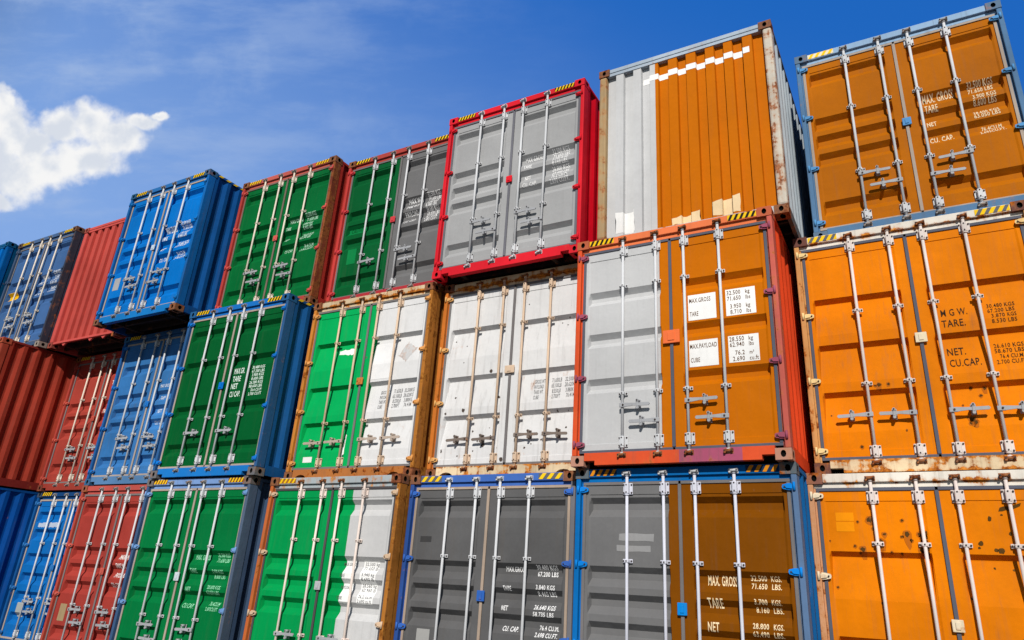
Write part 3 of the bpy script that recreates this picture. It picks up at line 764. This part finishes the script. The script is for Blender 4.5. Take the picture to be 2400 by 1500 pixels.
container(dict(pos=(-6.02, 7.95, 1), label='rust pitted all white doors in a rusty frame, middle row', arch=True,
  L=paint((216, 216, 216), .14, .6, spots=.42, spotcol=(86, 80, 78), rustc=((96, 84, 78), (150, 130, 112)), scratch=0, fade=.03), R=paint((216, 216, 216), .12, .6, spots=.40, spotcol=(86, 80, 78), rustc=((96, 84, 78), (150, 130, 112)), scratch=0, fade=.03), prof='ledge_b',
  frame=paint((196, 112, 44), .5, .9), header=RUSTRAIL, sill=RUSTRAIL, cast=RUSTCAST, side=BROWNPOST, hinge=paint((222, 170, 104), .5, .6, rustc=((170, 96, 34), (216, 150, 64))), gasket=G_GREY, rod=CREAM, keeper=RUSTSTEEL, plate=(.15, .11), plate_m=CREAM,
  hmat=STEELD, handles=[(0, -1, .515), (1, -1, .508), (2, 1, .530), (3, 1, .525)], brk=(2.66, 2.13, .80, .25), ink=((104, 104, 106), .3), bold=.008,
  text=[('GROSS WT.', 1.585, 1.235, .165, .058), ('PAYLOAD', 1.585, 1.160, .14, .056), ('TARE WT.', 1.587, 1.085, .145, .056), ('CUBE', 1.588, 1.010, .08, .055), ('71.650LB', 1.845, 1.235, .145, .06), ('63.100LB', 1.845, 1.158, .145, .06), ('8.550LB', 1.862, 1.08, .125, .058), ('2.700FT', 1.862, 1.005, .125, .058),
        ('32.500KG', 2.04, 1.236, .17, .06), ('28.620KG', 2.04, 1.159, .17, .06), ('3.880KG', 2.06, 1.082, .14, .058), ('76.41M', 2.075, 1.008, .12, .057)],
  decals=[(k, 'paint_chip', [blob(px, pz, r, i+9*k) for i, (px, pz, r) in enumerate([s for s in [(.224, 1.994, .010), (.424, 1.64, .010), (.434, 1.899, .008), (.486, .936, .03), (.174, .374, .022), (.647, .637, .014), (.574, .552, .014), (.753, .495, .014), (.85, .432, .032),
        (.896, 1.467, .026), (.188, .905, .017), (.32, 1.133, .015), (1.043, 1.087, .023), (1.156, .43, .03), (1.089, .384, .018), (1.16, .231, .027), (.70, .36, .012), (.45, .30, .012), (.95, .56, .012), (1.452, 2.397, .009), (1.351, 1.504, .02), (2.078, .615, .014), (2.07, .542, .014), (1.593, .418, .011),
        (1.737, .467, .015), (1.946, .837, .012), (2.1, .836, .008), (1.958, 2.071, .009), (1.27, 1.748, .012), (1.36, .66, .012), (1.29, 2.1, .010), (2.2, .37, .014), (1.50, .37, .012)] if (s[0] > 1.22) == bool(k)])], paint((82, 72, 66), .3, .3), None) for k in (0, 1)]))
container(dict(pos=(-8.54, 7.758, 1), label='one bright green and one white door in a rusty frame, middle row', door_labels=('bright green door', 'white door with a green inner edge'), arch=True,
  L=paint((2, 168, 88), 0, .2, scratch=.2, fade=.05), R=paint((2, 166, 86), .06, .25, split=(1.372, (218, 218, 218)), spots=.3, spotcol=(90, 86, 84), rustc=((110, 96, 84), (160, 140, 120)), scratch=0, fade=.04), prof='ledge_b',
  frame=paint((206, 132, 56), .5, .8), post_r=RUSTPOST, header=RUSTRAIL, sill=paint((176, 110, 60), .6, .9), cast=RUSTCAST, side=RUSTPOST, hinge=paint((226, 160, 92), .45, .6, rustc=((180, 100, 40), (222, 150, 64))), gasket=G_GREY, rod=CREAM, keeper=RUSTSTEEL, plate=(.12, .11), plate_m=paint((206, 130, 66), .5),
  hmat=STEELM, handles=[(0, -1, .535), (1, -1, .545), (2, 1, .553), (3, 1, .552)], brk=(2.66, 2.13, .84, .25), ink=((112, 112, 114), .35), bold=.008,
  text=[('GROSS WT.', 1.60, 1.235, .165, .058), ('PAYLOAD', 1.60, 1.160, .14, .056), ('TARE WT.', 1.60, 1.085, .145, .056), ('CUBE', 1.60, 1.010, .08, .055), ('71.650LB', 1.845, 1.238, .16, .064), ('63.100LB', 1.842, 1.158, .165, .064), ('8.550LB', 1.862, 1.082, .145, .06), ('2.700FT', 1.862, 1.007, .14, .06),
        ('32.500KG', 2.04, 1.238, .18, .062), ('28.620KG', 2.043, 1.16, .175, .062), ('3.880KG', 2.07, 1.084, .147, .06), ('76.41M', 2.088, 1.011, .127, .06)],
  decals=[(0, 'paint_patch', [ragged([(.635, 2.03), (.96, 2.035), (.955, 1.94), (.80, 1.935), (.72, 1.955), (.64, 1.965)], .012, 4), ragged([(1.03, .66), (1.09, .66), (1.092, .40), (1.045, .31), (1.02, .42), (1.05, .52)], .012, 6)], WPAINT, None),
          (0, 'data_sticker', [rect(.268, .262, .452, .345)], WPAINT, 'small white sticker'),
          (1, 'paint_patch', [rect(1.395, 1.47, 1.765, 2.05)], paint((232, 232, 232), 0, .05, bump=.03), None),
          (1, 'placard_mark', [ragged([(2.0, 2.02), (2.19, 1.90), (2.03, 1.70), (1.86, 1.80)], .012, 2)], paint((196, 196, 196), .5, .6, rustc=((150, 150, 150), (220, 220, 220))), 'scuffed grey placard remnant')]))
BLUE5 = paint((38, 104, 172), .10, .5, scratch=.3)
container(dict(pos=(-11.019, 7.236, 1), label='dark green doors in a blue frame with blue side wall showing, middle row',
  L=paint((0, 88, 40), 0, .2, scratch=.2, fade=.06), R=paint((0, 88, 41), 0, .2, scratch=.2, fade=.06), prof='four', frame=paint((44, 90, 142), .16, .6), post_r=paint((46, 90, 138), .2, .6), header=paint((28, 112, 192), .05), sill=paint((28, 118, 196), .12), side=paint((24, 86, 146), .05), cast=paint((40, 96, 146), .25), cast_b=paint((104, 104, 108), .4),
  hinge=paint((20, 118, 206), .05), gasket=G_TAN, rod=GALVB, handles=[(0, 1, .70), (2, 1, .70)], brk=(2.655, 1.95, .94, .27), haz=(BLK, YEL, 5, 'lr'), haz_rail=True, ink=((226, 244, 232), .15), plate_m=paint((10, 120, 214), .03), plate=(.11, .12),
  text=[('MAX.GR.', 1.430, 1.640, .245, .094), ('TARE', 1.430, 1.510, .185, .092), ('NET', 1.425, 1.388, .15, .092), ('CU CAP.', 1.425, 1.256, .245, .092),
        ('30.480 KGS', 1.845, 1.688, .28, .049), ('67.200 LBS', 1.85, 1.624, .28, .049), ('3.900 KGS', 1.866, 1.562, .265, .048), ('8.600 LBS', 1.868, 1.500, .265, .048), ('26.580 KGS', 1.845, 1.438, .295, .048), ('58.600 LBS', 1.845, 1.377, .295, .048), ('76.4 CU.M', 1.90, 1.314, .24, .047), ('2.700 CU.FT', 1.863, 1.252, .29, .047)]))
container(dict(pos=(-13.62, 7.70, 1), label='weathered blue doors partly shaded by the bright blue overhang above, middle row',
  L=paint((54, 116, 178), .05, .7, scratch=.9, fade=.16), R=paint((58, 120, 182), .05, .75, scratch=.9, fade=.16), prof='blue_mid', frame=paint((36, 96, 160), .12, .5), header=paint((46, 90, 140), .2), sill=paint((86, 128, 172), .15), side=paint((24, 76, 140), .1), cast=paint((50, 100, 140), .35),
  hinge=paint((34, 116, 196), .05), gasket=G_TAN, rod=GALVB, handles=[(0, 1, .83), (1, -1, .66), (2, 1, .83), (3, -1, .66)], haz=(BLK, YEL, 5, 'l'), ink=((214, 226, 242), .65),
  text=[('MAX GROSS', 1.45, 1.756, .285, .062), ('TARE', 1.45, 1.533, .14, .075), ('NET', 1.45, 1.289, .12, .075), ('CU. CAP.', 1.46, 1.077, .239, .064), ('30.480 KGS', 1.89, 1.77, .25, .06), ('67.200 LBS', 1.89, 1.70, .25, .06)]))
RED7 = paint((160, 62, 52), .05, .3, scratch=.25)
container(dict(pos=(-16.13, 8.20, 1), label='set back red doors lettered TGHU, middle row under the overhanging red end wall',
  L=RED7, R=RED7, prof='five', frame=paint((170, 66, 56), .15, .4), cast=paint((120, 66, 52), .45), side=paint((150, 52, 44), .1), hinge=paint((190, 84, 70), .1), gasket=G_GREY, rod=CREAM2, sill=paint((150, 58, 48), .15), handles=[(0, 1, .83), (1, -1, .645), (2, 1, .83), (3, -1, .645)], haz=(BLK, YEL, 5, 'l'),
  ink=((244, 236, 230), .2), text=[('TGHU', 1.50, 2.17, .26, .09), ('MAX WT.', 1.45, 1.70, .27, .085), ('TARE WT.', 1.44, 1.565, .29, .085), ('PAYLOAD', 1.45, 1.43, .28, .085)]))
container(dict(pos=(-18.62, 6.71, 1), type='end', label='rust red container showing its corrugated long side at the left edge, middle row',
  L=paint((176, 66, 52), .05), frame=paint((160, 66, 48), .25, .6), cast=paint((176, 84, 60), .3), side=paint((160, 58, 42), .10, .5, scratch=.2), rail=paint((130, 42, 36), .15)))

# ---------------- bottom row
container(dict(pos=(-1.13, 8.27, 0), label='bright orange doors with clustered dark rust spots, bottom row at the right end',
  L=paint((228, 126, 0), **M1D), R=paint((228, 126, 0), **M1D), prof='ledge_c', frame=paint((206, 150, 110), .5, .8), header=WHITERAIL, sill=WHITERAIL, cast=paint((136, 92, 80), .5), side=paint((170, 100, 40), .3), hinge=paint((236, 220, 190), .4, .5),
  gasket=G_SLATE, rod=paint((222, 210, 204), .04, .35, rough=.45, bump=.05), keeper=RUSTSTEEL, handles=[(0, -1, .628), (1, -1, .622), (2, 1, .624), (3, 1, .612)], brk=(2.640, 2.178, .985, .235), ink=None,
  spots=[(0, [(.571, 2.414, .026), (.694, 2.274, .016), (.901, 2.276, .026), (1.004, 2.281, .014), (1.044, 2.249, .026), (.87, 2.41, .012), (.935, 2.217, .011), (.85, 2.252, .011), (.479, 2.124, .022), (.656, 2.194, .03), (1.077, 2.291, .016), (1.045, 2.178, .034), (.406, 2.152, .012), (1.01, 2.13, .02), (1.07, 2.14, .016), (.457, 2.395, .010), (.64, 2.15, .02), (.74, 2.10, .010), (.83, 2.09, .010), (.45, 2.085, .010), (1.06, 2.09, .02), (.60, 2.33, .012), (.17, 2.2, .008), (1.15, 2.4, .008), (.60, 1.62, .01), (.2, 1.75, .01)], 70, RSPOT, RHALO)],
  decals=[(0, 'paint_patch', [rect(.250, 2.402, .424, 2.488), rect(.247, 2.296, .420, 2.394)], paint((252, 148, 6), 0, .1, bump=.03), 'fresh orange paint square'),
          
          (1, 'rust_spot', [blob(*s, i+90) for i, s in enumerate([(1.627, 2.431, .022), (1.775, 2.294, .016), (1.679, 2.134, .027), (1.636, 2.145, .017), (1.523, 2.199, .022), (1.729, 2.466, .010), (1.5, 2.16, .012), (1.37, 1.7, .012), (1.38, 1.8, .008), (1.60, 1.98, .011), (1.75, 1.97, .011)])] + [ragged([(1.72, 2.536), (1.80, 2.545), (1.906, 2.572), (1.900, 2.540), (1.806, 2.505), (1.714, 2.505)], .008, 77)], paint((88, 60, 20), .35, .4, rustc=((60, 40, 18), (110, 74, 24))), None)]))
FB2 = paint((8, 108, 182), .03, .35, scratch=.3)
container(dict(pos=(-3.555, 7.56, 0), label='one grey and one brown orange door in a bright blue frame, bottom row', door_labels=('grey door with a brown orange inner edge', 'brown orange door with cream lettering'),
  L=paint((112, 112, 113), 0, .2, split=(1.083, (126, 70, 0)), fade=.07, scratch=.2), R=paint((124, 69, 0), .02, .25, fade=.06, scratch=.2), prof='five', frame=FB2, post_r=paint((92, 120, 156), .10, .6), header=paint((8, 106, 178), .02), cast=paint((92, 104, 112), .4), side=paint((14, 96, 160), .05), sill=FB2,
  hinge=paint((14, 132, 222), .03), gasket=G_GREY, rod=paint((214, 216, 228), .0, .2, rough=.32, bump=.04), keeper=GALV, handles=STG, brk=(2.661, 1.898, .905, .262), haz=(NAVY, ORG, 4, 'lr'), ink=((250, 222, 180), .2), plate=(.10, .12), plate_m=paint((10, 136, 220), .02),
  text=[('MAX. GROSS', 1.471, 1.696, .296, .098), ('TARE', 1.466, 1.485, .156, .096), ('NET', 1.466, 1.267, .113, .091), ('CU. CAP.', 1.466, 1.055, .25, .09),
        ('32.500', 1.901, 1.756, .155, .052), ('KGS.', 2.095, 1.756, .097, .052), ('71.650', 1.905, 1.682, .150, .052), ('LBS.', 2.100, 1.682, .093, .052), ('3.700', 1.930, 1.540, .125, .051), ('KGS.', 2.097, 1.540, .092, .051), ('8.160', 1.935, 1.467, .122, .051), ('LBS.', 2.100, 1.467, .093, .051),
        ('28.800', 1.904, 1.323, .152, .050), ('KGS.', 2.100, 1.323, .095, .050), ('63.490', 1.902, 1.251, .152, .050), ('LBS.', 2.098, 1.251, .095, .050)],
  decals=[(0, 'paint_patch', [ragged(rect(.515, 2.108, .915, 2.185), .004, 1, .1), ragged(rect(.485, 1.998, .876, 2.060), .004, 2, .1)], paint((150, 150, 151), 0, .2, bump=.03), 'lighter grey paint strip')]))
container(dict(pos=(-6.051, 7.679, 0), label='all dark grey doors with white lettering in a blue frame, bottom row',
  L=paint((95, 95, 96), 0, .4, fade=.12, scratch=.5), R=paint((93, 93, 94), 0, .4, fade=.12, scratch=.5), prof='five', frame=paint((52, 96, 172), .1, .4), post_r=paint((112, 112, 118), .06, .5), post_l=paint((44, 80, 150), .15, .5), header=paint((66, 106, 182), .02), cast=RUSTCAST, side=paint((50, 90, 150), .1), sill=paint((60, 100, 170), .05), hinge=paint((58, 106, 190), .08),
  gasket=paint((170, 152, 136), 0, .5, rough=.8, bump=.1, scratch=.2), rod=GALVB, keeper=GALV, handles=[(0, 1, .78), (1, -1, .60), (2, 1, .78), (3, -1, .60)], haz=(STRGREY, YEL, 3, 'lr'), ink=((246, 246, 246), .12), plate=(.105, .12), plate_m=paint((48, 98, 180), .05),
  text=[('MAX.GROSS', 1.500, 1.744, .270, .058), ('TARE', 1.498, 1.531, .111, .056), ('NET', 1.496, 1.317, .085, .054), ('CU. CAP.', 1.510, 1.098, .212, .053),
        ('30.480 KGS', 1.921, 1.779, .277, .052), ('67.200 LBS', 1.928, 1.706, .268, .052), ('3.840 KGS', 1.941, 1.563, .245, .051), ('8.465', 1.950, 1.493, .135, .051), ('LBS', 2.108, 1.493, .083, .051), ('26.640 KGS', 1.924, 1.349, .275, .049), ('58.735 LBS', 1.917, 1.276, .266, .049), ('76.4 CU.M.', 1.985, 1.136, .244, .049), ('2.698 CU.FT.', 1.949, 1.063, .286, .048)],
  decals=[(0, 'vent_plate', [rect(.215, 2.055, .39, 2.125)], dark((66, 66, 67)), None), (0, 'data_sticker', [rect(.305, .80, .50, 1.04)], paint((168, 168, 166), 0, .4, bump=.03), None)]))
container(dict(pos=(-8.518, 7.509, 0), label='green doors turning light grey with a white weight panel beside a rusty post, bottom row', door_labels=('green door', 'green door painted light grey on its outer half'),
  L=paint((0, 148, 76), 0, .25, scratch=.2, fade=.06), R=paint((0, 148, 76), .0, .2, split=(1.588, (198, 198, 198)), scratch=.15, fade=.06), prof='five', frame=paint((196, 104, 54), .4, .8), post_r=RUSTPOST, header=paint((172, 182, 186), .52, .7, rustc=((150, 84, 46), (196, 140, 76))), cast=RUSTCAST, side=RUSTPOST, sill=RUSTRAIL,
  hinge=paint((214, 184, 154), .35, .5), gasket=dark((84, 80, 82), .8), rod=paint((236, 220, 210), .03, .3, rough=.42, bump=.05), keeper=RUSTSTEEL, handles=STG, brk=(2.660, 2.033, .838, .262), haz=(RUSTPOST, YEL, 4, 'l'), ink=((86, 86, 88), .3), bold=.008, plate_m=paint((190, 192, 196), .2),
  text=[('MAX.GROSS', 1.55, 1.718, .215, .044), ('TARE', 1.55, 1.577, .085, .043), ('PAYLOAD', 1.55, 1.431, .165, .043), ('CUBE', 1.55, 1.306, .09, .042), ('32.500 kg', 1.919, 1.730, .235, .043), ('71.650 lb', 1.915, 1.676, .235, .043), ('3.940 kg', 1.925, 1.600, .21, .042), ('8.690 lb', 1.925, 1.545, .21, .042),
        ('28.560 kg', 1.912, 1.466, .235, .042), ('62.960 lb', 1.914, 1.412, .23, .042), ('76.2 cu.m', 1.912, 1.335, .228, .041), ('2.690 cu.ft', 1.905, 1.280, .236, .041)],
  decals=[(1, 'weight_panel', [rect(1.590, 1.258, 1.765, 1.794)], WPAINT, None), (1, 'weight_panel', [rect(1.892, 1.262, 2.160, 1.794)], WPAINT, None)]))
LBL = paint((120, 154, 206), .05, .4)
container(dict(pos=(-11.128, 7.288, 0), label='all green doors with faint pale lettering under a light blue header, bottom row',
  L=paint((0, 114, 58), 0, .2, scratch=.2, fade=.06), R=paint((0, 113, 57), 0, .2, scratch=.2, fade=.06), prof='five', frame=paint((60, 88, 126), .12, .5), post_r=paint((82, 98, 122), .18, .7), header=LBL, cast=paint((110, 104, 104), .4), side=paint((70, 92, 122), .08), sill=LBL, hinge=paint((112, 154, 206), .08), gasket=G_TAN, rod=GALVB,
  handles=[(0, 1, .775), (1, -1, .585), (3, -1, .775), (2, 1, .585)], haz=(BROWNPOST, YEL, 5, 'lr'), ink=((150, 226, 182), .4), plate_m=paint((214, 222, 230), .2), plate=(.10, .12),
  text=[('MAX. GROSS', 1.44, 1.705, .32, .066), ('TARE', 1.430, 1.520, .14, .064), ('NET', 1.425, 1.266, .11, .064), ('CU.CAP.', 1.433, 1.046, .249, .062), ('32.500 KGS', 1.92, 1.752, .259, .054), ('71.650 LBS', 1.93, 1.680, .261, .054), ('3.900 KGS', 1.915, 1.53, .231, .052), ('8.600 LBS', 1.924, 1.460, .23, .052), ('28.600 KGS', 1.89, 1.318, .276, .050), ('63.050 LBS', 1.885, 1.248, .263, .050), ('76.4CU.M', 1.97, 1.101, .21, .050), ('2.693CU.FT', 1.945, 1.033, .246, .049)]))
container(dict(pos=(-13.65, 7.70, 0), label='red doors with white lettering under a red header, bottom row',
  L=paint((162, 60, 52), .04, .35, scratch=.3), R=paint((162, 60, 52), .03, .3, scratch=.25), prof='five', frame=paint((176, 74, 60), .18, .5), header=paint((190, 84, 76), .08), cast=paint((150, 84, 66), .4), side=paint((150, 52, 44), .1), hinge=paint((200, 96, 84), .08), gasket=G_GREY, rod=GALVB, handles=STG,
  ink=((246, 240, 236), .2), text=[('MAX.WT.', 1.50, 1.66, .29, .075), ('TARE WT.', 1.49, 1.52, .29, .075), ('PAYLOAD', 1.50, 1.375, .28, .072), ('CU. CAP.', 1.49, 1.22, .25, .07), ('32.500 KGS', 1.90, 1.72, .28, .06), ('71.650 LBS', 1.90, 1.64, .28, .06)],
  decals=[(0, 'data_sticker', [rect(.235, .63, .425, .90)], paint((170, 146, 110), 0, .5, bump=.03), 'weathered beige sticker')]))
container(dict(pos=(-16.14, 8.25, 0), label='set back bright blue doors with pale patches, bottom row',
  L=paint((14, 102, 176), 0, .4, scratch=.5), R=paint((14, 102, 176), 0, .3, scratch=.4), prof='seven', frame=paint((22, 84, 146), .12, .4), header=paint((22, 66, 116), .12), cast=paint((60, 76, 96), .4), side=paint((14, 80, 150), .05), hinge=paint((50, 116, 180), .1), gasket=G_TAN, rod=GALVB, handles=[(0, 1, .83), (1, -1, .66), (2, 1, .83), (3, -1, .66)],
  haz=(BLK, YEL, 5, 'l'), decals=[(0, 'data_sticker', [rect(.325, .54, .51, .795)], paint((160, 164, 160), 0, .5, bump=.03), 'grey sticker'), (0, 'paint_patch', [ragged(rect(.24, 2.20, .55, 2.28), .01, 3), ragged(rect(.62, 2.20, .98, 2.29), .01, 4)], paint((176, 188, 206), 0, .4, bump=.03), None)]))
container(dict(pos=(-18.64, 6.70, 0), type='end', label='deep blue container showing its corrugated long side at the lower left corner',
  L=paint((10, 92, 180), .05), frame=paint((14, 84, 160), .1), cast=paint((20, 80, 140), .3), side=paint((4, 74, 150), .03, .3), rail=paint((6, 72, 140), .05)))
flush_text()
